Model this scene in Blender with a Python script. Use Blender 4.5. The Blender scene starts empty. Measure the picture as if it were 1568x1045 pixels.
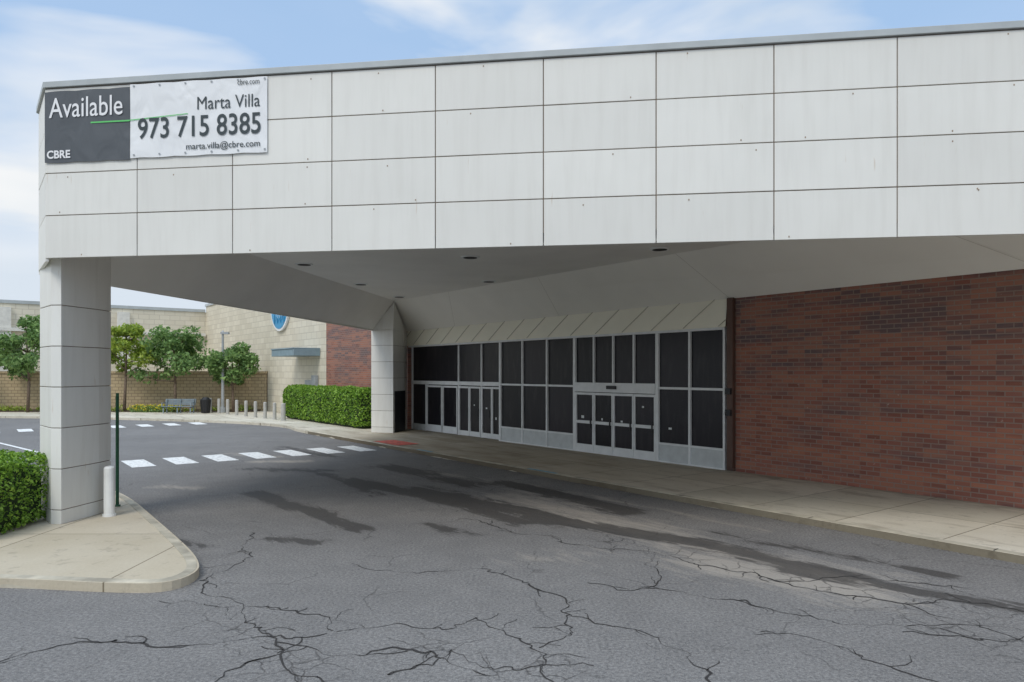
import bpy, math, random
import numpy as np
from mathutils import noise, Vector
random.seed(7); rng=np.random.default_rng(7)
D=bpy.data; SC=bpy.context.scene
COL=SC.collection
# ---------------- frames -----------------
A=(5.86,19.83); FANG=math.atan2(.8,-.6)
B=(-7.98,12.40); CANG=math.radians(-8.13); CZ=.05
FAC=(A,FANG); CAN=(B,CANG,CZ); W=((0,0),0.0)
def f2w(s,b): return (A[0]-.6*s-.8*b, A[1]+.8*s-.6*b)
def w2f(x,y):
    dx,dy=x-A[0],y-A[1]; return (-.6*dx+.8*dy, -.8*dx-.6*dy)
def c2w(t,w):
    c,s=math.cos(CANG),math.sin(CANG); return (B[0]+c*t-s*w, B[1]+s*t+c*w)
def w2c(x,y):
    c,s=math.cos(CANG),math.sin(CANG); dx,dy=x-B[0],y-B[1]; return (c*dx+s*dy,-s*dx+c*dy)
def empty(name):
    e=D.objects.new(name,None); COL.objects.link(e); return e
class MB:
    def __init__(s): s.v=[]; s.f=[]; s.m=[]
    def face(s,pts,m=0):
        n=len(s.v); s.v+= [tuple(p) for p in pts]; s.f.append(tuple(range(n,n+len(pts)))); s.m.append(m)
    def box(s,x0,x1,y0,y1,z0,z1,m=0):
        x0,x1=min(x0,x1),max(x0,x1); y0,y1=min(y0,y1),max(y0,y1)
        s.prism([(x0,y0),(x1,y0),(x1,y1),(x0,y1)],z0,z1,m)
    def prism(s,poly,z0,z1,m=0,cap=True,top=None):
        n=len(s.v); k=len(poly); tp=top or poly
        s.v+=[(p[0],p[1],z0) for p in poly]+[(p[0],p[1],z1) for p in tp]
        for i in range(k):
            j=(i+1)%k; s.f.append((n+i,n+j,n+k+j,n+k+i)); s.m.append(m)
        if cap:
            s.f.append(tuple(n+k+i for i in range(k))); s.m.append(m)
            s.f.append(tuple(n+k-1-i for i in range(k))); s.m.append(m)
    def cyl(s,x,y,z0,z1,r0,r1=None,seg=14,m=0):
        r1=r0 if r1 is None else r1
        c=[(x+r0*math.cos(2*math.pi*i/seg),y+r0*math.sin(2*math.pi*i/seg)) for i in range(seg)]
        d=[(x+r1*math.cos(2*math.pi*i/seg),y+r1*math.sin(2*math.pi*i/seg)) for i in range(seg)]
        s.prism(c,z0,z1,m,True,d)
    def tube(s,p0,p1,r0,r1,seg=8,m=0):
        p0=Vector(p0);p1=Vector(p1);d=(p1-p0).normalized()
        a=d.orthogonal().normalized();b=d.cross(a);n=len(s.v)
        for p,r in((p0,r0),(p1,r1)):
            for i in range(seg):
                t=2*math.pi*i/seg; s.v.append(tuple(p+(a*math.cos(t)+b*math.sin(t))*r))
        for i in range(seg):
            j=(i+1)%seg; s.f.append((n+i,n+j,n+seg+j,n+seg+i)); s.m.append(m)
        s.f.append(tuple(n+seg+i for i in range(seg))); s.m.append(m)
        s.f.append(tuple(n+seg-1-i for i in range(seg))); s.m.append(m)
    def obj(s,name,mats,frame=W,parent=None,bevel=0,smooth=False,recalc=False):
        me=D.meshes.new(name); me.from_pydata(s.v,[],s.f)
        if not isinstance(mats,(list,tuple)): mats=[mats]
        for m in mats: me.materials.append(m)
        me.polygons.foreach_set('material_index',s.m)
        if smooth: me.polygons.foreach_set('use_smooth',[True]*len(s.f))
        me.update()
        o=D.objects.new(name,me); COL.objects.link(o)
        o.location=(frame[0][0],frame[0][1],frame[2] if len(frame)>2 else 0); o.rotation_euler=(0,0,frame[1])
        if parent: o.parent=parent
        if bevel:
            b=o.modifiers.new('bevel','BEVEL'); b.width=bevel; b.segments=2; b.limit_method='ANGLE'
        return o
# ---------------- materials -----------------
class NT:
    def __init__(s,name):
        s.mat=D.materials.new(name); s.mat.use_nodes=True; s.t=s.mat.node_tree
        s.b=s.t.nodes['Principled BSDF']; s.out=s.t.nodes['Material Output']
    def n(s,typ,**kw):
        nd=s.t.nodes.new(typ)
        for k,v in kw.items(): setattr(nd,k,v)
        return nd
    def l(s,a,b): s.t.links.new(a,b)
    def obj(s): return s.n('ShaderNodeTexCoord').outputs['Object']
    def mapp(s,vec,scale=(1,1,1),rot=(0,0,0),loc=(0,0,0)):
        m=s.n('ShaderNodeMapping'); m.inputs['Scale'].default_value=scale; m.inputs['Rotation'].default_value=rot; m.inputs['Location'].default_value=loc
        s.l(vec,m.inputs[0]); return m.outputs[0]
    def noise(s,vec,scale,detail=4,rough=.55,dist=0):
        q=s.n('ShaderNodeTexNoise'); q.inputs['Scale'].default_value=scale; q.inputs['Detail'].default_value=detail
        q.inputs['Roughness'].default_value=rough; q.inputs['Distortion'].default_value=dist
        s.l(vec,q.inputs['Vector']); return q.outputs['Fac']
    def mr(s,x,a,b,c=0,d=1):
        m=s.n('ShaderNodeMapRange')
        for i,v in enumerate((a,b,c,d)): m.inputs[i+1].default_value=v
        s.l(x,m.inputs[0]); return m.outputs[0]
    def math(s,op,a,b=None):
        m=s.n('ShaderNodeMath',operation=op)
        for i,v in enumerate((a,b)):
            if v is None: continue
            if isinstance(v,(int,float)): m.inputs[i].default_value=v
            else: s.l(v,m.inputs[i])
        return m.outputs[0]
    def mix(s,f,a,b,mode='MIX'):
        m=s.n('ShaderNodeMix',data_type='RGBA',blend_type=mode)
        for inp,v in ((m.inputs[0],f),(m.inputs[6],a),(m.inputs[7],b)):
            if isinstance(v,(int,float)): inp.default_value=v
            elif isinstance(v,tuple): inp.default_value=v if len(v)==4 else v+(1,)
            else: s.l(v,inp)
        return m.outputs[2]
    def bump(s,h,st=.3,dist=.01):
        b=s.n('ShaderNodeBump'); b.inputs['Strength'].default_value=st; b.inputs['Distance'].default_value=dist
        s.l(h,b.inputs['Height']); s.l(b.outputs[0],s.b.inputs['Normal'])
    def attr(s,n): return s.n('ShaderNodeAttribute',attribute_name=n).outputs['Fac']
    def col(s,c): s.l(c,s.b.inputs['Base Color'])
    def island(s): return s.n('ShaderNodeNewGeometry').outputs['Random Per Island']
def simple(name,c,rough=.6,var=.12,scale=3,metal=0,bump=0):
    m=NT(name); o=m.obj(); f=m.noise(o,scale,3)
    c2=tuple(x*(1-var) for x in c); c3=tuple(min(1,x*(1+var)) for x in c)
    m.col(m.mix(m.mr(f,.3,.7),c2,c3)); m.b.inputs['Roughness'].default_value=rough; m.b.inputs['Metallic'].default_value=metal
    if bump: m.bump(m.noise(o,60,2),bump,.005)
    return m.mat
def panel_mat(name,c,streak=.5):
    m=NT(name); o=m.obj(); isl=m.island()
    base=m.mix(isl,tuple(x*.94 for x in c),tuple(min(1,x*1.03) for x in c))
    big=m.noise(o,.7,3)
    base=m.mix(m.mr(big,.35,.75,0,.4),base,tuple(x*.87 for x in c))
    st=m.noise(m.mapp(o,(4,4,.35)),1.6,3,.6)
    base=m.mix(m.mr(st,.45,.85,0,.28*streak),base,(.45,.42,.36))
    r=m.noise(m.mapp(o,(9,9,1.1)),1.3,2,.5)
    base=m.mix(m.mr(r,.71,.78,0,.5*streak),base,(.45,.30,.16))
    m.col(base); m.b.inputs['Roughness'].default_value=.42
    m.bump(m.noise(o,1.1,2),.15,.04)
    return m.mat
M_panel=panel_mat('fascia_metal_panel',(.775,.765,.71),.7)
M_pill=panel_mat('pillar_metal_panel',(.78,.775,.73),.9)
M_joint=simple('panel_joint',(.22,.17,.13),.8)
M_soffit=simple('soffit_stucco',(.84,.83,.79),.8,.04,.6)
M_soffit_lit=simple('soffit_stucco_lit',(.89,.875,.81),.8,.03,.6)  # same stucco in a lighter colour, for the better-lit slope by the wall
M_band=simple('band_panel',(.93,.90,.76),.45,.03,1)
M_coping=simple('coping_metal',(.42,.45,.45),.4,.1,2)
M_alu=simple('white_aluminium',(.78,.80,.80),.38,.06,4)
M_kick=simple('kick_panel',(.57,.60,.60),.45,.08,4)
M_black=simple('black_metal',(.02,.02,.022),.5)
M_dark=simple('dark_recess',(.03,.03,.03),.8)
M_pole=simple('galvanised_pole',(.35,.37,.38),.45,.1)
M_green=simple('green_post',(.03,.12,.06),.5)
M_bollw=simple('white_bollard_plastic',(.8,.8,.77),.45,.08)
M_boll=simple('concrete_bollard',(.42,.41,.38),.7,.12)
M_brown=simple('brown_metal',(.10,.05,.035),.5)
M_weep=simple('weep_hole_stain',(.30,.22,.15),.7)
M_blueg=simple('grey_blue_canopy',(.22,.30,.34),.5)
M_bark=simple('tree_bark',(.14,.10,.07),.9,.3,10)
M_soil=simple('mulch',(.07,.05,.03),.95,.3,8)
def glass_mat():
    m=NT('black_screened_glass'); o=m.obj(); isl=m.island()
    c=m.mix(isl,(.010,.010,.013),(.030,.027,.033))
    f=m.noise(m.mapp(o,(3,3,.6)),2,4)
    c=m.mix(m.mr(f,.5,.8,0,.5),c,(.065,.06,.062))  # lighter upright blotches painted in as faint reflections and posters
    d=m.noise(o,26,1); c=m.mix(m.mr(d,.74,.78,0,.25),c,(.2,.2,.2))
    m.col(c); m.b.inputs['Roughness'].default_value=.28; m.b.inputs['Specular IOR Level'].default_value=.3
    m.bump(m.noise(o,.8,1),.2,.02)
    return m.mat
M_glass=glass_mat()
def brick_mat(name,c1,c2,mort,bw,bh,ms,band=True):
    m=NT(name); o=m.obj(); sep=m.n('ShaderNodeSeparateXYZ'); m.l(o,sep.inputs[0])
    cb=m.n('ShaderNodeCombineXYZ'); m.l(m.math('ADD',sep.outputs[0],sep.outputs[1]),cb.inputs[0]); m.l(sep.outputs[2],cb.inputs[1])
    v=cb.outputs[0]
    b=m.n('ShaderNodeTexBrick'); m.l(v,b.inputs['Vector'])
    b.inputs['Scale'].default_value=1; b.inputs['Brick Width'].default_value=bw; b.inputs['Row Height'].default_value=bh
    b.inputs['Mortar Size'].default_value=ms; b.inputs['Mortar Smooth'].default_value=.2; b.inputs['Bias'].default_value=-.1
    lo=(.62,.60,.62) if band else (.85,.84,.82)
    for k,cc in(('Color1',(1,1,1)),('Color2',lo),('Mortar',(1,1,1))): b.inputs[k].default_value=cc+(1,)
    c=m.mix(1.0,c1,b.outputs['Color'],'MULTIPLY')
    if band:
        q=m.n('ShaderNodeVectorMath',operation='SNAP'); m.l(v,q.inputs[0]); q.inputs[1].default_value=(bw*1.5,bh,1)
        wn=m.n('ShaderNodeTexWhiteNoise'); m.l(q.outputs[0],wn.inputs['Vector'])
        q2=m.n('ShaderNodeVectorMath',operation='SNAP'); m.l(v,q2.inputs[0]); q2.inputs[1].default_value=(50,bh,1)
        wn2=m.n('ShaderNodeTexWhiteNoise'); m.l(q2.outputs[0],wn2.inputs['Vector'])
        g=m.noise(m.mapp(v,(.35,1.3,1)),1.3,3,.6)
        s_=m.math('ADD',g,m.math('MULTIPLY',wn.outputs['Value'],.28))
        s_=m.math('ADD',s_,m.math('MULTIPLY',wn2.outputs['Value'],.14))
        s_=m.math('ADD',s_,m.mr(sep.outputs[2],1.0,4.0,-.08,.18))
        c=m.mix(m.mr(s_,.64,.88,0,.9),c,(.125,.093,.098))
        g2=m.noise(m.mapp(v,(.4,2.5,1),loc=(5,3,0)),1.1,3,.6)
        c=m.mix(m.mr(m.math('ADD',g2,m.math('MULTIPLY',wn.outputs['Value'],.35)),.58,.80,0,.6),c,(.47,.19,.11))
        w=m.noise(v,9,2); c=m.mix(m.mr(w,.70,.76,0,.45),c,(.6,.5,.45))
    else:
        g=m.noise(v,.4,3); c=m.mix(m.mr(g,.4,.7,0,.3),c,tuple(x*.85 for x in c1))
    c=m.mix(b.outputs['Fac'],c,mort)
    m.col(c); m.b.inputs['Roughness'].default_value=.85
    inv=m.math('SUBTRACT',1,b.outputs['Fac']); m.bump(inv,.5,.008)
    return m.mat
M_brick=brick_mat('red_brick',(.33,.128,.09),(.2,.08,.06),(.27,.20,.165),.31,.105,.012)
M_beige=brick_mat('beige_block',(.70,.645,.52),(.57,.52,.42),(.50,.45,.36),.8,.4,.02,False)
M_retain=brick_mat('tan_retaining_block',(.50,.39,.24),(.36,.27,.16),(.24,.18,.11),.45,.22,.02,False)
def asphalt():
    m=NT('weathered_asphalt'); o=m.n('ShaderNodeNewGeometry').outputs['Position']
    big=m.noise(o,.25,4,.6); mid=m.noise(o,1.7,4,.65); fine=m.noise(o,26,3,.85); fine2=m.noise(o,80,1,.6)
    c=m.mix(m.mr(big,.3,.7),(.178,.172,.166),(.236,.229,.220))
    c=m.mix(m.mr(mid,.35,.72,0,.5),c,(.148,.144,.141))
    c=m.mix(m.mr(fine,.36,.66),m.mix(1.0,c,(.58,.58,.59),'MULTIPLY'),m.mix(1.0,c,(1.34,1.33,1.31),'MULTIPLY'))
    c=m.mix(m.mr(fine2,.60,.70,0,.5),c,(.42,.41,.38))
    dv=m.n('ShaderNodeVectorMath',operation='ADD'); nn=m.n('ShaderNodeTexNoise'); nn.inputs['Scale'].default_value=3; nn.inputs['Detail'].default_value=4
    m.l(o,nn.inputs['Vector']); sc=m.n('ShaderNodeVectorMath',operation='SCALE'); sc.inputs['Scale'].default_value=.3; m.l(nn.outputs['Color'],sc.inputs[0])
    m.l(o,dv.inputs[0]); m.l(sc.outputs[0],dv.inputs[1])
    def vor(scale,th):
        v=m.n('ShaderNodeTexVoronoi',feature='DISTANCE_TO_EDGE'); v.inputs['Scale'].default_value=scale; m.l(dv.outputs[0],v.inputs['Vector'])
        return m.mr(v.outputs['Distance'],0,th,1,0)
    al=m.attr('gator')
    patch=m.mr(m.math('ADD',al,m.math('MULTIPLY',m.math('SUBTRACT',m.noise(o,1.1,3,.6),.5),2.4)),.48,.85)
    c1=m.math('MULTIPLY',vor(2.3,.035),patch)
    c2=m.math('MULTIPLY',vor(.62,.009),m.mr(m.noise(o,.9,2),.48,.60,0,.75))
    cr=m.math('MINIMUM',m.math('ADD',c1,c2),1.0)
    al_=m.mapp(m.mapp(o,rot=(0,0,math.radians(53))),(.34,1.6,1))
    rag=m.noise(al_,2.2,5,.72,.4)
    li=m.mr(m.math('ADD',m.attr('silt'),m.math('MULTIPLY',m.math('SUBTRACT',rag,.5),-1.6)),.38,.85)
    c=m.mix(m.math('MULTIPLY',li,.6),c,(.41,.37,.315))
    sa=m.math('ADD',m.attr('stain'),m.math('MULTIPLY',m.math('SUBTRACT',rag,.5),1.9))
    halo=m.mr(sa,.18,.5); c=m.mix(m.math('MULTIPLY',halo,.22),c,(.08,.075,.07))
    st=m.mr(sa,.44,.58)
    c=m.mix(m.math('MULTIPLY',st,.72),c,(.048,.044,.041))
    c=m.mix(m.math('MULTIPLY',cr,.72),c,(.045,.042,.04))
    m.col(c)
    m.l(m.math('SUBTRACT',.92,m.math('MULTIPLY',st,.2)),m.b.inputs['Roughness'])
    m.b.inputs['Specular IOR Level'].default_value=.25
    h=m.math('SUBTRACT',fine,m.math('MULTIPLY',cr,1.2)); m.bump(h,.5,.012)
    return m.mat
M_asph=asphalt()
def concrete(name,bw,bh,c1,c2,damp_stains=False):
    m=NT(name); o=m.obj()
    f=m.noise(o,.5,5,.65); g=m.noise(o,25,3,.7)
    c=m.mix(m.mr(f,.3,.7),c1,c2); c=m.mix(m.mr(g,.35,.7,0,.3),c,tuple(x*.72 for x in c1))
    if damp_stains:  # brown damp tone along the doors, plus stains
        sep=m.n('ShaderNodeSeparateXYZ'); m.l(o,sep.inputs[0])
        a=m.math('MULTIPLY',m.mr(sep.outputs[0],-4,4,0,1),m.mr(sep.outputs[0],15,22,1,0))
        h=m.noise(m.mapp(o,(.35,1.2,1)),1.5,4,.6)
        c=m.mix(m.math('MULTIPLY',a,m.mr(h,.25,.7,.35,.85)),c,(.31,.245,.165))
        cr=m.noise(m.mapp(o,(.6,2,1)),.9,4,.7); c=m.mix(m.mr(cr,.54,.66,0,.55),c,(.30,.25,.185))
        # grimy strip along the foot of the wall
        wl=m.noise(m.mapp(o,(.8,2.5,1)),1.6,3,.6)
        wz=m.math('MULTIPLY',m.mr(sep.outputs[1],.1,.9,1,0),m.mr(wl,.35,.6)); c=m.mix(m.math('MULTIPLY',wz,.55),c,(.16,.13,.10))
    sp=m.noise(o,5,3,.6); c=m.mix(m.mr(sp,.60,.70,0,.35),c,(.27,.235,.19))
    b=m.n('ShaderNodeTexBrick'); m.l(o,b.inputs['Vector']); b.offset=0
    b.inputs['Scale'].default_value=1; b.inputs['Brick Width'].default_value=bw; b.inputs['Row Height'].default_value=bh
    b.inputs['Mortar Size'].default_value=.012; b.inputs['Color1'].default_value=(1,1,1,1); b.inputs['Color2'].default_value=(.84,.84,.82,1); b.inputs['Mortar'].default_value=(.34,.32,.28,1)
    c=m.mix(1.0,c,b.outputs['Color'],'MULTIPLY')
    m.col(c); m.b.inputs['Roughness'].default_value=.85; m.bump(g,.25,.006)
    return m.mat
M_walk=concrete('pavement_concrete',1.8,2.15,(.61,.555,.44),(.72,.67,.56),damp_stains=True)
M_isl=concrete('island_concrete',2.6,6,(.56,.485,.36),(.66,.59,.47))
M_kerb=simple('kerb_concrete',(.46,.42,.33),.85,.35,2.2,bump=.4)
def paint():
    m=NT('worn_white_road_paint'); o=m.n('ShaderNodeNewGeometry').outputs['Position']
    f=m.noise(o,7,5,.75); g=m.noise(o,60,2)
    c=m.mix(m.mr(f,.50,.64),(.82,.82,.79),(.40,.395,.39)); c=m.mix(m.mr(g,.5,.7,0,.35),c,(.3,.3,.3)); m.col(c); m.b.inputs['Roughness'].default_value=.8
    return m.mat
M_paint=paint()
M_redp=simple('red_kerb_paint',(.62,.13,.09),.8,.3,6); M_bluep=simple('blue_kerb_paint',(.22,.40,.50),.8,.3,6)
def leafmat(name,dark,mid,light):
    m=NT(name); isl=m.island(); r=m.n('ShaderNodeValToRGB'); m.l(isl,r.inputs[0])
    e=r.color_ramp.elements; e[0].color=dark+(1,); e[1].color=light+(1,); k=e.new(.5); k.color=mid+(1,)
    m.col(r.outputs[0]); m.b.inputs['Roughness'].default_value=.55
    tr=m.n('ShaderNodeBsdfTranslucent'); m.l(r.outputs[0],tr.inputs[0]); ms=m.n('ShaderNodeMixShader'); ms.inputs[0].default_value=.35
    m.l(m.b.outputs[0],ms.inputs[1]); m.l(tr.outputs[0],ms.inputs[2]); m.l(ms.outputs[0],m.out.inputs[0])
    return m.mat
M_hedge=leafmat('boxwood_leaves',(.08,.18,.02),(.20,.37,.04),(.38,.58,.08))
M_leaf=leafmat('tree_leaves',(.08,.15,.045),(.18,.31,.09),(.32,.47,.15))
M_leaf2=leafmat('yellow_green_leaves',(.15,.24,.03),(.32,.43,.05),(.48,.56,.10))
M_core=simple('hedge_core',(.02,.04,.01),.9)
# ---------------- camera, world, sun -----------------
cam=D.cameras.new('camera'); co=D.objects.new('camera',cam); COL.objects.link(co); SC.camera=co
co.location=(0,0,2.8); co.rotation_euler=(math.radians(90),0,0)
cam.sensor_width=36; cam.lens=1110/1568*36; cam.shift_y=47.5/1568; cam.clip_end=3000; cam.clip_start=.1
w=D.worlds.new('World'); SC.world=w; w.use_nodes=True; t=w.node_tree; bg=t.nodes['Background']
L=t.links.new; N=t.nodes.new
sky=N('ShaderNodeTexSky'); sky.sky_type='NISHITA'; sky.sun_disc=False; sky.sun_elevation=math.radians(50); sky.sun_rotation=math.radians(207)
tc=N('ShaderNodeTexCoord'); mp=N('ShaderNodeMapping'); mp.inputs['Scale'].default_value=(1,1,3.0); mp.inputs['Location'].default_value=(2.35,.9,.1); mp.inputs['Rotation'].default_value=(0,.12,0)
nz=N('ShaderNodeTexNoise'); nz.inputs['Scale'].default_value=2.1; nz.inputs['Detail'].default_value=5; nz.inputs['Roughness'].default_value=.5; nz.inputs['Distortion'].default_value=.35
mr=N('ShaderNodeMapRange'); mr.inputs[1].default_value=.44; mr.inputs[2].default_value=.62; mr.inputs[3].default_value=.12; mr.inputs[4].default_value=1
blue=N('ShaderNodeMix'); blue.data_type='RGBA'; blue.inputs[0].default_value=.8; blue.inputs[7].default_value=(2.5,4.0,6.2,1)
cl=N('ShaderNodeMix'); cl.data_type='RGBA'; cl.inputs[6].default_value=(5.2,5.6,6.0,1); cl.inputs[7].default_value=(6.4,6.5,6.55,1)
nz2=N('ShaderNodeTexNoise'); nz2.inputs['Scale'].default_value=3.2; nz2.inputs['Detail'].default_value=3
m2=N('ShaderNodeMapRange'); m2.inputs[1].default_value=.38; m2.inputs[2].default_value=.58
mx=N('ShaderNodeMix'); mx.data_type='RGBA'
L(tc.outputs['Generated'],mp.inputs[0]); L(mp.outputs[0],nz.inputs['Vector']); L(mp.outputs[0],nz2.inputs['Vector']); L(nz.outputs['Fac'],mr.inputs[0])
L(nz2.outputs['Fac'],m2.inputs[0]); L(m2.outputs[0],cl.inputs[0]); L(sky.outputs[0],blue.inputs[6]); L(blue.outputs[2],mx.inputs[6]); L(cl.outputs[2],mx.inputs[7])
sx=N('ShaderNodeSeparateXYZ'); L(tc.outputs['Generated'],sx.inputs[0])
hz=N('ShaderNodeMapRange'); hz.inputs[1].default_value=.12; hz.inputs[2].default_value=.36; hz.inputs[3].default_value=.85; hz.inputs[4].default_value=0; L(sx.outputs[2],hz.inputs[0])
mxx=N('ShaderNodeMath'); mxx.operation='MAXIMUM'; L(mr.outputs[0],mxx.inputs[0]); L(hz.outputs[0],mxx.inputs[1]); L(mxx.outputs[0],mx.inputs[0])
zr=N('ShaderNodeMapRange'); zr.inputs[1].default_value=.45; zr.inputs[2].default_value=.95; zr.inputs[3].default_value=1; zr.inputs[4].default_value=2.0
L(sx.outputs[2],zr.inputs[0]); vm=N('ShaderNodeVectorMath'); vm.operation='SCALE'; L(mx.outputs[2],vm.inputs[0]); L(zr.outputs[0],vm.inputs['Scale'])
L(vm.outputs[0],bg.inputs[0]); bg.inputs[1].default_value=.145
sl=D.lights.new('sun','SUN'); sl.energy=1.5; sl.angle=math.radians(22); sl.color=(1,.93,.82)
so=D.objects.new('sun',sl); COL.objects.link(so); dv=Vector((-.30,-.66,.85)); so.rotation_euler=dv.to_track_quat('Z','Y').to_euler()
SC.view_settings.view_transform='Standard'; SC.view_settings.look='None'; SC.view_settings.exposure=0
# ---------------- ground -----------------
m=MB(); m.face([(-900,-300,-.006),(900,-300,-.006),(900,1500,-.006),(-900,1500,-.006)]); m.obj('ground',M_asph)
x0,x1,y0,y1,st=-18,13,4.5,36,.12
nx=int((x1-x0)/st)+1; ny=int((y1-y0)/st)+1
gx,gy=np.meshgrid(x0+np.arange(nx)*st,y0+np.arange(ny)*st); P=np.stack([gx.ravel(),gy.ravel()],1)
def seg(poly,rad):
    d=np.full(len(P),1e9)
    for a,b in zip(poly[:-1],poly[1:]):
        a=np.array(a);b=np.array(b);ab=b-a; q=np.clip(((P-a)@ab)/(ab@ab),0,1)
        d=np.minimum(d,np.linalg.norm(P-(a+q[:,None]*ab),axis=1))
    return np.clip(1-d/rad,0,1)
stain=np.zeros(len(P))
for poly,rad,k in [([(-5.96,16.8),(-4.2,14.7),(-2.73,12.95)],.55,.9),([(-4.14,18.8),(-1.18,15.5),(.19,13.5)],.6,.95),([(-2.24,17.3),(1.05,13.5)],.8,1),
    ([(-.2,18.3),(1.3,16.2),(2.3,14.6)],.7,.95),([(1.05,13.5),(2.97,11.95),(4.59,9.87)],.6,1),([(-3.6,21.5),(-1,18)],1.0,.75),([(3.9,10.2),(5.6,8.9),(7.2,7.6)],.4,.75),
    ([(-6.6,12.6),(-5.0,11.6)],.4,.65),([(-7.5,21),(-5.3,20.5)],.7,.75),([(-4,12.2),(-3.2,11.9)],.4,.7),([(-8.5,27),(-6,24)],.8,.65),([(3.6,12.6),(6,10)],.45,.6),([(-5.2,20),(-3,16.5)],.5,.7),([(-1.6,13.3),(-.6,12.4)],.4,.65)]:
    stain=np.maximum(stain,seg(poly,rad)*k)
silt=np.zeros(len(P))
for poly,rad,k in [([(-.06,16.4),(2.2,12.9),(3.4,11.0),(4.6,9.5)],1.6,.8),([(3.0,10.6),(4.4,9.4)],1.5,1),([(-8.6,17.7),(-7.6,17.5)],.6,.8),([(-9.5,25),(-8,24)],.9,.8),([(1.2,11.2),(.2,10.8)],1.2,.5),([(-8,22.7),(-6.5,22.7)],.7,.95),([(-2.5,20.5),(1.5,16.8),(4.5,12.8)],.5,.55)]:
    silt=np.maximum(silt,seg(poly,rad)*k)
gat=np.zeros(len(P))
for poly,rad in [([(-2.8,7.8),(-1.6,6.4)],.9),([(-.9,7.3),(.6,6.6)],.8),([(4.4,8.9),(5.2,7.0)],1.0),([(1.5,12.2),(4.8,9.0)],.7),([(-6.3,12.8),(-4.6,9.9)],.3)]:
    gat=np.maximum(gat,seg(poly,rad))
idx=np.arange(nx*ny).reshape(ny,nx); F=np.stack([idx[:-1,:-1],idx[:-1,1:],idx[1:,1:],idx[1:,:-1]],-1).reshape(-1,4)
me=D.meshes.new('asphalt_road'); me.from_pydata(np.c_[P,np.zeros(len(P))].tolist(),[],F.tolist()); me.materials.append(M_asph)
for nme,ar in(('stain',stain),('silt',silt),('gator',gat)):
    at=me.attributes.new(nme,'FLOAT','POINT'); at.data.foreach_set('value',ar.astype(np.float32))
o=D.objects.new('asphalt_road',me); COL.objects.link(o)
M_crack=simple('crack_fill',(.035,.032,.03),.9)
cracks=[[(-4.15,9.71),(-3.34,8.75),(-2.46,7.49),(-1.79,6.54),(-1.5,5.8)],[(-1.87,7.87),(-.74,7.87),(-.47,8.18),(.3,7.23),(.5,6.3)],
 [(.73,8.4),(1.25,7.87),(1.73,7.23),(1.92,6.54),(2.3,5.9)],[(.82,11.95),(2.16,11.1),(3.64,9.71),(4.79,8.63),(5.6,7.06)],
 [(2.77,7.97),(3.6,7.06),(3.92,6.54),(4.5,5.8)],[(-4.99,7.06),(-4.28,7.49),(-3.56,7.4),(-2.49,7.58),(-1.87,7.87)],
 [(1.01,9.71),(1.8,9.28),(2.89,8.75),(3.43,8.18),(5,8.1),(6.4,8.6)],[(-2.3,10.6),(-1.5,10.1),(-.4,10.2),(.3,9.5)],[(3.64,9.71),(4.6,9.9),(6,9.4)],
 [(-2.46,7.49),(-1.6,7.2),(-.9,7.3),(-.2,6.6)],[(-4.15,9.71),(-3.9,11.2),(-4.6,12.6)],[(-1.0,13.9),(0.2,12.6),(.82,11.95)],
 [(4.79,8.63),(5.3,8.9),(6.6,8.0)],[(4.2,7.9),(4.9,7.6),(5.9,7.7)],[(-1.2,6.7),(-.6,7.2),(.2,6.7),(.9,6.9)],
 [(-3.34,8.75),(-2.6,8.6),(-1.87,7.87)],[(.3,9.5),(.73,8.4),(.3,7.23)],[(2.16,11.1),(1.9,10.2),(1.8,9.28)],[(-2.3,7.2),(-2.6,6.7),(-2.5,6.1)],[(-4.3,9.0),(-3.7,8.6),(-3.34,8.75)]]
m=MB()
for ci,c in enumerate(cracks):
    pts=[]
    for a,b in zip(c[:-1],c[1:]):
        L_=math.dist(a,b); k=max(2,int(L_/.06))
        for i in range(k): pts.append((a[0]+(b[0]-a[0])*i/k,a[1]+(b[1]-a[1])*i/k))
    q=[]
    for i,p in enumerate(pts):
        n1=noise.noise_vector(Vector((p[0]*1.7,p[1]*1.7,3)))*.25; n2=noise.noise_vector(Vector((p[0]*8,p[1]*8,7)))*.09
        q.append((p[0]+n1.x+n2.x,p[1]+n1.y+n2.y))
    wf=lambda p: max(.002,.004+.016*(noise.noise(Vector((p[0]*1.4,p[1]*1.4,9)))+.2)+.008*noise.noise(Vector((p[0]*14,p[1]*14,2))))
    def ribbon(q,k_=1):
        for i in range(len(q)-1):
            a,b=q[i],q[i+1]; wd,wd2=wf(a)*k_,wf(b)*k_; dx,dy=b[0]-a[0],b[1]-a[1]; l=math.hypot(dx,dy)+1e-6; nx_,ny_=-dy/l,dx/l
            z=.004+ci*.00005
            m.face([(a[0]+nx_*wd,a[1]+ny_*wd,z),(a[0]-nx_*wd,a[1]-ny_*wd,z),(b[0]-nx_*wd2,b[1]-ny_*wd2,z),(b[0]+nx_*wd2,b[1]+ny_*wd2,z)])
    ribbon(q)
    # short side branches
    for i in range(4,len(q)-2,random.choice((7,9,11))):
        an=random.uniform(0,6.28); p=q[i]; br=[p]
        for _ in range(random.randint(3,8)):
            an+=random.uniform(-.6,.6); p=(p[0]+.06*math.cos(an),p[1]+.06*math.sin(an)); br.append(p)
        ribbon(br,.55)
m.obj('road_cracks',M_crack)
m=MB()
def stripe(cx,cy,w_,l_):
    f=w2f(cx,cy); a=[(f[0]+i*l_/2,f[1]+j*w_/2) for i,j in((-1,-1),(1,-1),(1,1),(-1,1))]
    m.face([f2w(*p)+(.005,) for p in a])
for i in range(7): stripe(-11.45+.8*1.2*i,22.2+.6*1.2*i,.66,2.0)
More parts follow.
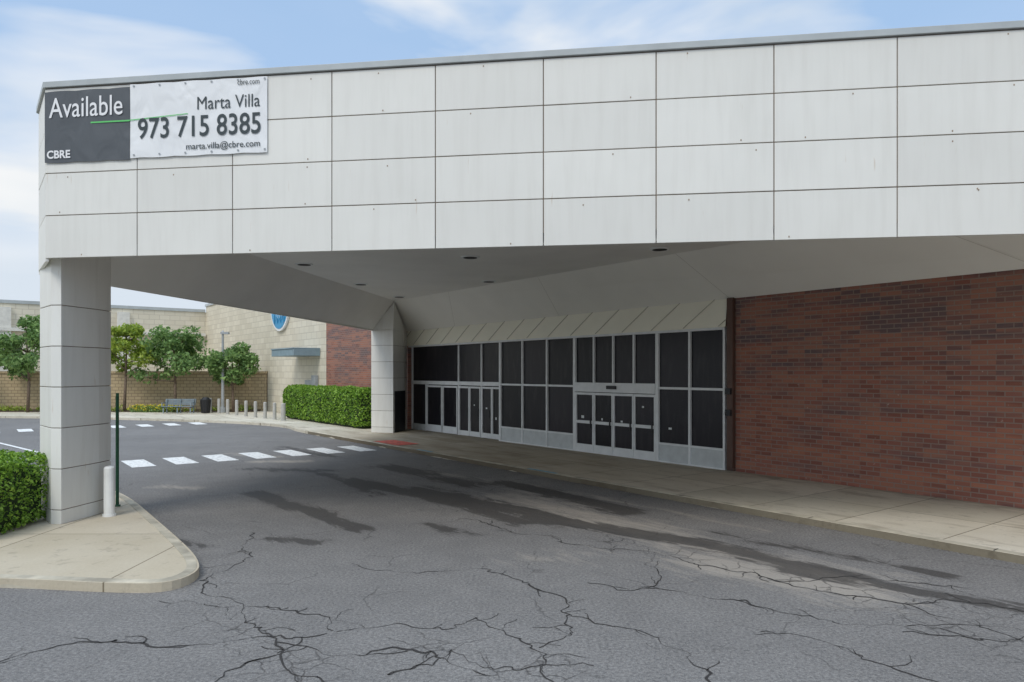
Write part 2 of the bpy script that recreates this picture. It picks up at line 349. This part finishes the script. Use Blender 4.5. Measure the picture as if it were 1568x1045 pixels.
for i in range(8): stripe(-24.4+.8*1.3*i,34.0+.6*1.3*i,.6,1.9)
m.obj('crosswalk_marking',M_paint)
m=MB(); a,b=(-21,29.2),(-13,22.0); m.face([(a[0],a[1],.005),(b[0],b[1],.005),(b[0]+.1,b[1]+.1,.005),(a[0]+.1,a[1]+.1,.005)]); m.obj('lane_line',M_paint)
def chaikin(p,n=2):
    for _ in range(n):
        q=[p[0]]
        for a,b in zip(p[:-1],p[1:]): q+=[(a[0]*.75+b[0]*.25,a[1]*.75+b[1]*.25),(a[0]*.25+b[0]*.75,a[1]*.25+b[1]*.75)]
        q.append(p[-1]); p=q
    return p
def kerb(name,pl,side,parent=None):
    prof=[(0,-.02),(0.012,.10),(.03,.125),(.16,.130),(.16,.1)]
    rows=[]
    for i,p in enumerate(pl):
        a=pl[max(0,i-1)];b=pl[min(len(pl)-1,i+1)];dx,dy=b[0]-a[0],b[1]-a[1];l=math.hypot(dx,dy); n=(-dy/l*side,dx/l*side)
        j=noise.noise(Vector((p[0]*.9,p[1]*.9,4)))*.015
        rows.append([(p[0]+n[0]*(o_+j),p[1]+n[1]*(o_+j),z_) for o_,z_ in prof])
    m=MB()
    for r,s_ in zip(rows[:-1],rows[1:]):
        for k in range(len(prof)-1): m.face([r[k],s_[k],s_[k+1],r[k+1]] if side<0 else [r[k],r[k+1],s_[k+1],s_[k]])
    m.obj(name,M_kerb,parent=parent)
front=[f2w(-30+i,4.3) for i in range(0,46)]
curve=chaikin([f2w(16,4.3),f2w(21,4.3),(-11.32,36.57),(-14.1,38.85),(-17.1,40.4),(-22.8,42.6),(-32,44.5),(-60,46)],3)
pl=front+curve
kerb('pavement_kerb',pl,-1)
poly=pl+[(-60,75),(20,75),f2w(-30,-1)]
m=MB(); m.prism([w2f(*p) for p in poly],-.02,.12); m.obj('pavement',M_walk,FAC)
isl=[(-40,9.6)]+chaikin([(-9,9.5),(-6.71,9.45),(-5.0,9.18),(-4.35,9.2),(-4.2,9.75),(-4.5,10.4),(-5.1,11.3),(-6.48,13.2),(-8.3,15.7),(-9.8,17.2),(-13,17.8)],2)+[(-40,18)]
kerb('island_kerb',isl,1)
m=MB(); m.prism(isl,-.02,.12); m.obj('island_pavement',M_isl)
m=MB()
for i in range(18):
    s=-26+i*3.0
    m.face([f2w(s,4.30)+(.132,),f2w(s,4.13)+(.132,),f2w(s+.02,4.13)+(.132,),f2w(s+.02,4.30)+(.132,)])
m.obj('kerb_joints',M_dark)
# leaf litter and grit in the gutter
n=2600; sg_=rng.uniform(-14,20,n); bg_=4.32+rng.exponential(.10,n); Pg=np.array([f2w(a,b) for a,b in zip(sg_,bg_)])
m=MB()
for (x,y) in Pg:
    r_=rng.uniform(.006,.018); a_=rng.uniform(0,3); m.face([(x+r_*math.cos(a_+k*2.1),y+r_*math.sin(a_+k*2.1),.006+(.006 if k==1 else 0)) for k in range(3)])
m.obj('gutter_litter',simple('litter_grit',(.13,.10,.07),.9,.5,30))
m=MB()
for s0,s1,k,b0,b1 in((11.2,13.2,0,3.2,4.12),(2.2,3.4,1,4.14,4.27),(8.6,9.6,1,4.14,4.27)):
    m.face([f2w(s0,b0)+(.136,),f2w(s1,b0)+(.136,),f2w(s1,b1)+(.136,),f2w(s0,b1)+(.136,)],k)
m.obj('kerb_paint_marking',[M_redp,M_bluep])
# ---------------- brick store -----------------
store=empty('brick_store')
m=MB(); m.box(-30,-.30,-8,0,0.0,7.5); m.box(17.95,27.7,-8,0,0,7.5); m.box(-.30,17.95,-8,-.9,0,7.5); m.obj('brick_wall',M_brick,FAC,store)
m=MB(); m.box(-.30,17.95,-.9,-.08,4.85,7.5); m.box(-30,27.7,-8.0,0,7.5,7.6); m.obj('upper_wall_and_roof',M_soffit,FAC,store)
m=MB(); m.box(-.29,-.05,-.05,.05,.12,4.84); m.box(-.29,-.10,.05,.12,.2,4.80); m.obj('brown_downspout',M_brown,FAC,store,.01)
m=MB()
for z in(2.2,1.62): m.box(-.27,-.1,.12,.2,z,z+.16)
m.obj('door_control_boxes',M_black,FAC,store)
G=MB();Fm=MB();K=MB();H=MB()
ZB,ZM,ZT=.12,2.32,4.0
def bar(s0,s1,z0,z1,b0=-.06,b1=.06,M=None): (M or Fm).box(s0,s1,b0,b1,z0,z1)
def off(s): return -.22 if s>=10.5 else 0
def fixed(s0,s1,kick=True):
    o=off((s0+s1)/2)
    zb=.68 if kick else .12
    G.face([(s1,o,zb),(s0,o,zb),(s0,o,ZM),(s1,o,ZM)]); G.face([(s1,o,ZM),(s0,o,ZM),(s0,o,ZT),(s1,o,ZT)])
    if kick: K.box(s0,s1,o-.04,o+.04,.12,.64); bar(s0+.03,s1-.03,.64,.70,o-.055,o+.055)
    bar(s0+.03,s1-.03,ZM-.035,ZM+.035,o-.055,o+.055)
def vert(s,z0=.12,z1=ZT,wd=.035):
    o=off(s); bar(s-wd,s+wd,z0,z1,o-.07,o+.07)
def leaf(s0,s1,top=2.12,mid=True,base=.26):
    o=off((s0+s1)/2)+.02
    G.face([(s1,o,.12),(s0,o,.12),(s0,o,top),(s1,o,top)])
    st_=.062
    bar(s0+.008,s0+st_,.13,top,o-.03,o+.045); bar(s1-st_,s1-.008,.13,top,o-.03,o+.045)
    bar(s0+st_,s1-st_,.13,.13+base,o-.03,o+.043); bar(s0+st_,s1-st_,top-.08,top,o-.03,o+.043)
    if mid:
        bar(s0+st_,s1-st_,1.08,1.18,o-.03,o+.043)
    H.box(s0+.09,s0+.12,o+.06,o+.1,.95,1.3)
def transom(s0,s1,zt=ZM):
    o=off((s0+s1)/2); G.face([(s1,o,zt),(s0,o,zt),(s0,o,ZT),(s1,o,ZT)])
fixed(0,1.22);fixed(1.22,2.44)
for s in(0.03,1.22):vert(s)
vert(2.44,wd=.06)
for i in range(4): leaf(2.5+i*.9,2.5+(i+1)*.9); transom(2.5+i*.9,2.5+(i+1)*.9,2.45)
bar(2.5,6.1,2.14,2.45,-.07,.10)
for i in(1,2,3): vert(2.5+i*.9,2.45,ZT,.03)
H.box(4.1,4.5,.10,.17,2.25,2.36)
vert(6.15,wd=.06)
for i in range(3): fixed(6.2+i*1.43,6.2+(i+1)*1.43)
for i in(1,2): vert(6.2+i*1.43)
vert(10.47,wd=.06)
K.box(10.47,10.53,-.2,0,.12,ZT)
for a in(10.6,11.33): leaf(a,a+.73,2.2,False,.2)
for a in(12.15,12.97): leaf(a,a+.8,2.2,False,.2)
for a,b in((10.55,12.07),(12.1,13.78),(13.82,17.9)):
    transom(a,b); bar(a,b,2.24,2.40,-.29,-.15)
leaf(13.9,15.1,2.2,False,.3); leaf(15.16,16.5,2.2,False,.3)
G.face([(17.9,-.22,.12),(16.55,-.22,.12),(16.55,-.22,2.3),(17.9,-.22,2.3)])
for s in(12.07,13.8): vert(s)
vert(16.55,.12,2.3); vert(17.85)
K.box(16.6,17.8,-.26,-.17,.12,.4)
bar(0,10.5,ZT-.04,ZT+.05,-.06,.09); bar(10.5,17.9,ZT-.04,ZT+.05,-.28,.02)
bar(0,10.5,.10,.16,-.06,.08)
G.obj('screened_glass',M_glass,FAC,store); Fm.obj('storefront_frames',M_alu,FAC,store,.004); K.obj('kick_panels',M_kick,FAC,store); H.obj('door_handles',M_black,FAC,store)
m=MB(); rr=random.Random(4)
for s,z in((3.0,1.7),(3.9,1.2),(4.8,1.22),(5.7,1.25),(1.9,1.1),(11.7,1.3),(12.6,1.4),(11.05,.9)):
    w_,h_=rr.uniform(.06,.14),rr.uniform(.05,.10); o=off(s)+.022; m.face([(s+w_,o,z),(s,o,z),(s,o,z+h_),(s+w_,o,z+h_)])
m.obj('door_stickers',M_alu,FAC,store)
m=MB(); m.box(-.05,17.95,-.88,-.3,.12,4.0); m.obj('vestibule_lining',M_dark,FAC,store)
m=MB(); m.face([(17.95,.10,4.05),(-.05,.10,4.05),(-.05,.02,4.84),(17.95,.02,4.84)]); m.box(-.05,17.95,0,.12,4.03,4.05)
s=-.9
while s<19:
    p0=(s+1.1,4.05);p1=(s,4.84)
    if p1[0]<-.05:
        k=(p0[0]+.05)/(p0[0]-p1[0]); p1=(-.05,4.05+.79*k)
    if p0[0]>17.95:
        k=(17.95-p1[0])/(p0[0]-p1[0]); p0=(17.95,4.84-.79*k)
    bb_=lambda z:.10-(z-4.05)/.79*.08
    if p0[0]>-.05 and p1[0]<17.9:
        a=[(p0[0],bb_(p0[1])+.02,p0[1]),(p0[0]-.022,bb_(p0[1])+.02,p0[1]),(p1[0]-.022,bb_(p1[1])+.02,p1[1]),(p1[0],bb_(p1[1])+.02,p1[1])]
        m.face(a,1); a2=[(x,y-.019,z) for x,y,z in a]
        m.face([a[0],a[3],a2[3],a2[0]],1); m.face([a[1],a2[1],a2[2],a[2]],1)
    s+=1.22
m.obj('canopy_band_panels',[M_band,simple('seam',(.46,.43,.35),.7)],FAC,store)
# ---------------- canopy -----------------
can=empty('entrance_canopy')
Z=[4.70+.722*i for i in range(5)]
PB=MB();JB=MB();CP=MB();WH=MB()
def pwall(p0,p1,n,dep=.05,zb=4.70):
    dx,dy=p1[0]-p0[0],p1[1]-p0[1]; L_=math.hypot(dx,dy); ux,uy=dx/L_,dy/L_; nx_,ny_=uy,-ux
    sp=L_/n if not isinstance(n,float) else n
    k=int(round(L_/sp+.499)); g=.008
    for i in range(k):
        a=i*sp+g; b=min((i+1)*sp,L_)-g
        if i==0:a=0
        if b<=a: continue
        if i==k-1:b=L_
        for j in range(4):
            z0=Z[j]+g if j else zb; z1=Z[j+1]-g
            jit=random.uniform(0,.004)
            q=[(p0[0]+ux*a,p0[1]+uy*a),(p0[0]+ux*b,p0[1]+uy*b)]
            r=[(x-nx_*dep,y-ny_*dep) for x,y in q]; q=[(x+nx_*jit,y+ny_*jit) for x,y in q]
            PB.prism([q[0],q[1],r[1],r[0]],z0,z1)
            for _ in range(random.choice((0,1,1,2))):
                f=random.uniform(a+.15,b-.15) if b-a>.4 else (a+b)/2; z_=z1-random.uniform(.03,.10) if random.random()<.6 else z0+.05; x_,y_=p0[0]+ux*f,p0[1]+uy*f
                e_=.006; h=.009
                WH.face([(x_-ux*h+nx_*e_,y_-uy*h+ny_*e_,z_-h*2),(x_+ux*h+nx_*e_,y_+uy*h+ny_*e_,z_-h*2),(x_+ux*h+nx_*e_,y_+uy*h+ny_*e_,z_+h*.6),(x_-ux*h+nx_*e_,y_-uy*h+ny_*e_,z_+h*.6)])
    JB.prism([(p0[0]-nx_*.02,p0[1]-ny_*.02),(p1[0]-nx_*.02,p1[1]-ny_*.02),(p1[0]-nx_*.05,p1[1]-ny_*.05),(p0[0]-nx_*.05,p0[1]-ny_*.05)],4.9,7.6)
    CP.prism([(p0[0]+nx_*.04-ux*.02,p0[1]+ny_*.04-uy*.02),(p1[0]+nx_*.04,p1[1]+ny_*.04),(p1[0]-nx_*.3,p1[1]-ny_*.3),(p0[0]-nx_*.3,p0[1]-ny_*.3)],7.60,7.70)
B_=(0,0);E_=(21.97,0);D_=(-1.05,23.02);C_=(-1.05,1.05)
ZL=4.58
pwall(B_,E_,1.71); pwall(C_,B_,1,zb=4.64); pwall(D_,C_,1.74,zb=ZL)
PB.obj('fascia_panels',M_panel,CAN,can,.004); JB.obj('fascia_joint_backing',M_joint,CAN,can); CP.obj('roof_coping',M_coping,CAN,can,.006); WH.obj('panel_weep_holes',M_weep,CAN,can)
m=MB(); m.prism([(.1,.1),(21.6,.1),(-.95,22.7),(-.95,1.05)],7.5,7.58); m.obj('canopy_roof',M_coping,CAN,can)
zc=5.9
Bz=(0.02,0.05,4.70);Ez=(21.9,0.05,4.80);Dz=(-1.0,22.9,4.66);Cz=(-1.0,1.05,ZL)
b_=(.43,1.05,zc);e_=(18.74,1.05,zc);d_=(-.02,19.81,zc);c_=(-.02,1.50,zc)
m=MB(); m.face([b_,e_,d_,c_][::-1]); m.obj('soffit_ceiling',M_soffit,CAN,can)
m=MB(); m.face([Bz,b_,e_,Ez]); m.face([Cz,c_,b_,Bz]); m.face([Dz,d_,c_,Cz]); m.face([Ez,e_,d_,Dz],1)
for k in(.18,.40,.62,.83):
    p=Vector(Ez).lerp(Vector(Dz),k); q=Vector(e_).lerp(Vector(d_),k); n_=Vector((-.4,-.4,-.75)).normalized()*.006
    dd=(Vector(Dz)-Vector(Ez)).normalized()*.006
    m.face([p-dd+n_,q-dd+n_,q+dd+n_,p+dd+n_],2)
m.obj('soffit_slopes',[M_soffit,M_soffit_lit,simple('soffit_seam',(.5,.48,.42),.8)],CAN,can)
m=MB()
for x,y in((-6.05,21.1),(-1.14,19.8),(3.77,18.5),(-5.4,25.9),(-.8,25.1),(-4.7,30.2)):
    t_=w2c(x,y); m.cyl(t_[0],t_[1],zc-.03,zc-.002,.24,.26,20,0); m.cyl(t_[0],t_[1],zc-.036,zc-.031,.19,.19,20,1)
m.obj('recessed_downlights',[M_alu,M_dark],CAN,can)
def pillar(name,poly,ztop,cap=None):
    m=MB(); cx=sum(p[0] for p in poly)/len(poly); cy=sum(p[1] for p in poly)/len(poly)
    lv=[.12]+[4.70-.722*k for k in range(6,0,-1) if 4.70-.722*k>.3]+[ztop]
    for a,b in zip(lv[:-1],lv[1:]):
        m.prism(poly,a+(.007 if a>.2 else 0),b-.007,0)
    inner=[(cx+(p[0]-cx)*.96,cy+(p[1]-cy)*.96) for p in poly]
    m.prism(inner,.12,ztop-.02,1)
    if cap:
        n=len(m.v); k=len(poly); m.v+=[(p[0],p[1],ztop) for p in poly]+[cap]
        for i in range(k): m.f.append((n+i,n+(i+1)%k,n+k)); m.m.append(0)
    return m.obj(name,[M_pill,M_joint],W,can,.006)
pillar('front_pillar',[(-8.13,12.78),(-7.93,12.75),(-7.80,13.69),(-7.80,14.1),(-8.45,14.35),(-8.76,13.45)],5.35)
pillar('rear_pillar',[(-6.25,32.2),(-5.22,31.85),(-4.95,33.3),(-4.95,34.2),(-6.2,34.2)],4.66,c2w(-.02,19.81)+(5.9,))
m=MB(); m.prism([(-5.19,32.02),(-4.93,33.3),(-4.90,33.3),(-5.16,32.02)],.13,1.95); m.obj('pillar_black_plate',M_black,W,can)
# ---------------- banner -----------------
ban=empty('real_estate_banner')
def bmat(name,c):
    m=NT(name); o=m.obj(); f=m.noise(o,1.2,3); m.col(m.mix(m.mr(f,.3,.7,0,.25),c,tuple(x*.85 for x in c))); m.b.inputs['Roughness'].default_value=.5
    m.bump(m.noise(m.mapp(o,(1.2,1,.7),rot=(0,.6,0)),2.2,2,.4,.8),.55,.08); return m.mat
M_bw=bmat('banner_white',(.80,.81,.81)); M_bg=bmat('banner_dark',(.085,.095,.105))
M_tw=simple('banner_text_white',(.8,.8,.8),.5,.02); M_td=simple('banner_text_dark',(.035,.05,.055),.5,.02); M_tg=simple('banner_green',(.12,.55,.15),.5,.02)
def cloth(name,t0,t1,z0,z1,mat):
    m=MB(); nx_,nz_=30,16
    for j in range(nz_+1):
        for i in range(nx_+1):
            u=i/nx_;v=j/nz_; tt=t0+(t1-t0)*u; zz=z0+(z1-z0)*v
            if j==nz_: zz+=.012*abs(math.sin(tt*5.2))-.012
            if j==0: zz-=.012*abs(math.sin(tt*5.2))
            m.v.append((tt,-.028+.006*noise.noise(Vector((tt*1.6,zz*2.2,1))),zz))
    for j in range(nz_):
        for i in range(nx_):
            a=j*(nx_+1)+i; m.f.append((a,a+1,a+nx_+2,a+nx_+1)); m.m.append(0)
    m.obj(name,mat,CAN,ban,smooth=True)
cloth('dark_field',0.01,1.60,6.32,7.53,M_bg); cloth('white_field',1.604,4.04,6.34,7.57,M_bw)
m=MB()
for i in range(6):
    for z in(6.37,7.52): t_=1.66+i*.465; m.box(t_,t_+.03,-.042,-.038,z,z+.025)
m.obj('grommets',M_pole,CAN,ban)
def text(s,t0,t1,z0,z1,mat,name,bold=0):
    cu=D.curves.new(name,'FONT'); cu.body=s; cu.offset=bold; cu.resolution_u=4
    ob=D.objects.new(name,cu); COL.objects.link(ob); bpy.context.view_layer.update()
    me=D.meshes.new_from_object(ob.evaluated_get(bpy.context.evaluated_depsgraph_get())); D.objects.remove(ob)
    n=len(me.vertices); a=np.empty(n*3); me.vertices.foreach_get('co',a); a=a.reshape(-1,3)
    lo=a.min(0);hi=a.max(0)
    x=t0+(a[:,0]-lo[0])/(hi[0]-lo[0])*(t1-t0); z=z0+(a[:,1]-lo[1])/(hi[1]-lo[1])*(z1-z0)
    me.vertices.foreach_set('co',np.stack([x,np.full(n,-.040),z],1).ravel()); me.update()
    me.materials.clear(); me.materials.append(mat)
    o=D.objects.new(name,me); COL.objects.link(o); o.location=(B[0],B[1],CZ); o.rotation_euler=(0,0,CANG); o.parent=ban
text('Available',.10,1.47,7.07,7.41,M_tw,'available_lettering',.004)
text('CBRE',.06,.50,6.38,6.52,M_tw,'company_lettering',.03)
text('cbre.com',3.53,3.91,7.45,7.54,M_td,'website_lettering')
text('Marta Villa',2.82,3.92,7.08,7.29,M_td,'name_lettering',.0)
text('973 715 8385',1.75,3.93,6.64,6.99,M_td,'phone_lettering',.010)
text('marta.villa@cbre.com',2.62,3.92,6.40,6.54,M_td,'email_lettering',.006)
m=MB(); m.face([(.88,-.037,6.95),(1.6,-.037,6.95),(1.6,-.037,6.975),(.88,-.037,6.975)]); m.face([(1.6,-.037,6.96),(2.65,-.037,7.02),(2.65,-.037,7.032),(1.6,-.037,6.975)]) ; m.obj('green_rule',M_tg,CAN,ban)
# ---------------- beige building, retaining wall -----------------
bb=empty('block_building')
m=MB(); m.box(27.7,54.3,-12,-.02,0,8.5); m.box(54.3,54.9,-.3,60,0,8.0)
m.obj('block_walls',M_beige,FAC,bb)
m=MB(); m.box(27.7,54.4,-.35,.06,8.5,8.7); m.box(54.22,55.0,.06,60,8.0,8.25); m.obj('roof_coping',M_coping,FAC,bb)
m=MB()
for b in(6,14,22,30,38,46): m.box(54.0,54.3,b,b+.9,0,7.7)
m.box(53.9,54.28,.1,60,5.9,6.15)
for b in(8,16,24): m.box(54.1,54.29,b+.5,b+4,.2,3.6)
m.obj('wall_pilasters',simple('light_block',(.68,.66,.60),.8),FAC,bb)
m=MB(); m.box(28.6,32.4,0,1.6,3.75,4.15); m.box(28.6,32.4,0,1.65,4.15,4.22); m.obj('door_awning',M_blueg,FAC,bb,.02)
m=MB(); m.box(28.9,29.5,0,.2,1.6,2.6); m.box(29.8,30.9,0,.06,.12,2.3); m.obj('service_door_and_box',simple('grey_steel',(.35,.37,.38),.5),FAC,bb,.01)
m=MB()
def disc(m,s,z,r0,b0,b1,mi,seg=32):
    n=len(m.v)
    for b in(b0,b1):
        for i in range(seg): m.v.append((s+r0*math.cos(2*math.pi*i/seg),b,z+r0*math.sin(2*math.pi*i/seg)))
    m.f.append(tuple(range(n+seg,n+2*seg)));m.m.append(mi); m.f.append(tuple(range(n,n+seg))[::-1]);m.m.append(mi)
    for i in range(seg):
        j=(i+1)%seg; m.f.append((n+i,n+j,n+seg+j,n+seg+i));m.m.append(mi)
disc(m,35.2,7.25,1.75,0,.15,0); disc(m,35.2,7.25,1.6,.15,.17,1); disc(m,35.2,7.3,.95,.17,.19,0)
for i in range(7): m.box(34.2+i*.3,34.36+i*.3,.19,.22,6.05+.2*(i%2),6.7,1)
m.obj('round_wall_sign',[simple('sign_white',(.8,.8,.8),.4),simple('sign_blue',(.04,.30,.55),.4)],FAC,bb)
rw=MB(); rw.box(-60,-17.0,50.2,50.7,.1,2.72); rw.box(-60,-16.95,50.12,50.78,2.72,2.86); rw.obj('retaining_wall',M_retain)
m=MB(); m.box(-60,-17.4,48.6,50.2,.1,.2); m.obj('planting_bed',M_soil)
# ---------------- foliage -----------------
def leaves(name,P_,size,mat,parent=None,flat=.0):
    n=len(P_); nrm=rng.normal(size=(n,3)); nrm[:,2]+=flat; nrm/=np.linalg.norm(nrm,axis=1)[:,None]
    t_=np.cross(nrm,rng.normal(size=(n,3))); t_/=np.linalg.norm(t_,axis=1)[:,None]; b=np.cross(nrm,t_)
    s_=(size*rng.uniform(.6,1.35,n))[:,None]
    V=np.stack([P_-t_*s_,P_-b*s_*.55+nrm*s_*.12,P_+t_*s_,P_+b*s_*.55+nrm*s_*.12],1).reshape(-1,3)
    me=D.meshes.new(name); me.vertices.add(n*4); me.vertices.foreach_set('co',V.ravel()); me.loops.add(n*4); me.loops.foreach_set('vertex_index',np.arange(n*4)); me.polygons.add(n)
    me.polygons.foreach_set('loop_start',np.arange(0,n*4,4)); me.polygons.foreach_set('loop_total',np.full(n,4)); me.update(calc_edges=True); me.materials.append(mat)
    o=D.objects.new(name,me); COL.objects.link(o)
    if parent:o.parent=parent
    return o
def hedge(x0,x1,y0,y1,h,frame,n,size,rnd=.35):
    e=empty('boxwood_hedge')
    cx,cy,cz=(x0+x1)/2,(y0+y1)/2,h/2; hx,hy,hz=(x1-x0)/2,(y1-y0)/2,h/2
    def shape(q,inset):
        ext=np.array([hx,hy,hz]); p=q*ext; core=np.clip(p,-(ext-rnd),ext-rnd); d=p-core; l=np.linalg.norm(d,axis=1)[:,None]
        return np.where(l>1e-6,core+d/np.maximum(l,1e-6)*(rnd-inset),p)
    areas=np.array([hy*hz,hx*hz,hx*hy]); ax=rng.choice(3,n,p=areas/areas.sum()); q=rng.uniform(-1,1,(n,3)); sg=rng.choice([-1,1],n); sg[(ax==2)]=1
    q[np.arange(n),ax]=sg
    ins=rng.exponential(.035,n)[:,None]
    p=shape(q,ins)
    p+=np.array([noise.noise_vector(Vector((float(a[0])*1.3+x0,float(a[1])*1.3,float(a[2])*1.3))) for a in p])*.10
    p+=np.array([noise.noise_vector(Vector((float(a[0])*5+x0,float(a[1])*5,float(a[2])*5))) for a in p])*.055
    p+=rng.normal(size=(n,3))*.012
    p+=np.array([cx,cy,cz]); c,s_=math.cos(frame[1]),math.sin(frame[1])
    P_=np.stack([frame[0][0]+c*p[:,0]-s_*p[:,1],frame[0][1]+s_*p[:,0]+c*p[:,1],p[:,2]+.1],1)
    leaves('leaves',P_,size,M_hedge,e,.6)
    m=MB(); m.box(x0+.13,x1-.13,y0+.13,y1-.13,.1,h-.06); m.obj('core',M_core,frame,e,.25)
hedge(-13.5,-8.30,11.1,13.3,1.24,W,32000,.032,.3)
hedge(19.0,29.5,.5,2.0,1.9,FAC,24000,.06,.45)
def tree(x,y,h,cr,cb,mat,seed,n=5200,size=.13):
    r=random.Random(seed); e=empty('street_tree'); m=MB()
    top=Vector((x+r.uniform(-.2,.2),y,h*.86)); base=Vector((x,y,.12)); k=Vector((x+r.uniform(-.08,.08),y+.05,cb+.3))
    m.tube(base,k,.11,.08,10); m.tube(k,top,.08,.02,8)
    tips=[top]
    for i in range(15):
        f=r.uniform(0,.9); p=k.lerp(top,f); an=i*2.4+r.uniform(-.4,.4); L_=cr*(1.05-.62*f)*r.uniform(.75,1.15)
        q=p+Vector((math.cos(an)*L_,math.sin(an)*L_,L_*r.uniform(.15,.75))); mid=(p+q)/2+Vector((0,0,-.08*L_))
        m.tube(p,mid,.04,.028,6); m.tube(mid,q,.028,.010,6); tips+=[q,mid.lerp(q,.5)]
        q2=mid+Vector((r.uniform(-1,1),r.uniform(-1,1),r.uniform(.2,.9)))*L_*.5; m.tube(mid,q2,.018,.007,5); tips.append(q2)
    m.obj('trunk_and_limbs',M_bark,W,e,smooth=True)
    T=np.array([list(v) for v in tips]); kk=rng.integers(0,len(T),n); rad=rng.uniform(.2,.5,len(T))*cr/1.6
    d=rng.normal(size=(n,3)); d/=np.linalg.norm(d,axis=1)[:,None]; P_=T[kk]+d*(rad[kk]*rng.uniform(.3,1.15,n)**.6)[:,None]*np.array([1.15,1.15,.8])
    leaves('foliage',P_,size,mat,e,.5)
tree(-32.2,48.2,6.9,2.2,1.9,M_leaf,1,5500)
tree(-26.1,48.8,6.6,1.8,2.2,M_leaf2,2,4000)
tree(-22.6,48.6,5.9,2.3,1.7,M_leaf,3,5000)
tree(-18.6,48.4,4.8,2.0,1.3,M_leaf,4,4500)
tree(-37.5,49.0,6.0,2.0,1.9,M_leaf,5,2500)
P_=[]
for i in range(60):
    cx=rng.uniform(-42,-17.6);cy=rng.uniform(48.7,49.9);r_=rng.uniform(.2,.5)
    d=rng.normal(size=(70,3)); d/=np.linalg.norm(d,axis=1)[:,None]; d[:,2]=abs(d[:,2]); P_.append(np.array([cx,cy,.15])+d*r_*rng.uniform(.5,1,(70,1)))
leaves('bed_shrubs',np.concatenate(P_),.07,M_leaf2)
P_=np.stack([rng.uniform(-25.5,-22.2,500),rng.uniform(48.0,49,500),rng.uniform(.25,.65,500)],1); leaves('yellow_flowers',P_,.055,simple('yellow_petals',(.75,.6,.03),.6))
P_=np.stack([rng.uniform(-25.5,-22.2,1500),rng.uniform(48.0,49.2,1500),rng.uniform(.12,.55,1500)],1); leaves('flower_foliage',P_,.06,M_leaf)
# ---------------- street furniture -----------------
def bollard(x,y,r,h,mat):
    m=MB(); m.cyl(x,y,.12,.16,r*1.25,r*1.2,18); m.cyl(x,y,.16,.12+h-r*.4,r,r,18); m.cyl(x,y,.12+h-r*.4,.12+h-r*.12,r,r*.8,18); m.cyl(x,y,.12+h-r*.12,.12+h,r*.8,r*.4,18)
    m.obj('bollard',mat)
bollard(-7.50,13.5,.095,.93,M_bollw)
for i in range(9):
    f=i/8; f=f**1.1; bollard(-12.65-7.4*f,40.1+8.1*f,.095 if i else .13,.95,M_boll)
e=empty('sign_post'); m=MB(); m.box(-7.91,-7.86,14.47,14.50,.12,2.38); m.box(-7.905,-7.865,14.455,14.47,.2,2.3); m.cyl(-7.885,14.48,.12,.15,.06,.06,10); m.obj('post',M_green,W,e)
e=empty('street_lamp'); m=MB(); m.cyl(-19.15,48,.12,.5,.2,.17); m.cyl(-19.15,48,.5,5.35,.10,.07); m.box(-19.25,-18.75,47.85,48.15,5.3,5.45); m.cyl(-19.15,48,5.45,5.55,.09,.03); m.obj('pole_and_head',M_pole,W,e)
e=empty('park_bench'); m=MB()
for j in range(4): m.box(-22.7,-20.7,46.9+j*.12,46.99+j*.12,.55,.59)
for j in range(4): m.box(-22.7,-20.7,47.42+j*.03,47.45+j*.03,.66+j*.1,.74+j*.1)
for x in(-22.6,-21.7,-20.85): m.box(x,x+.06,46.9,46.96,.12,.55); m.box(x,x+.06,47.38,47.44,.12,1.05); m.box(x,x+.06,46.9,47.4,.49,.54)
for x in(-22.68,-20.8): m.box(x,x+.06,46.88,47.42,.78,.82); m.box(x,x+.05,46.88,46.93,.55,.78)
m.obj('bench_slats_and_frame',simple('bench_paint',(.22,.27,.30),.5),W,e)
e=empty('litter_bin'); m=MB(); m.cyl(-19.95,47.2,.14,.95,.24,.30,18); m.cyl(-19.95,47.2,.95,1.02,.33,.33,18); m.cyl(-19.95,47.2,1.02,1.16,.30,.16,18)
for i in range(12): a=i*math.pi/6; m.tube((-19.95+.26*math.cos(a),47.2+.26*math.sin(a),.14),(-19.95+.325*math.cos(a),47.2+.325*math.sin(a),.95),.015,.015,5)
m.obj('bin_body',M_black,W,e)
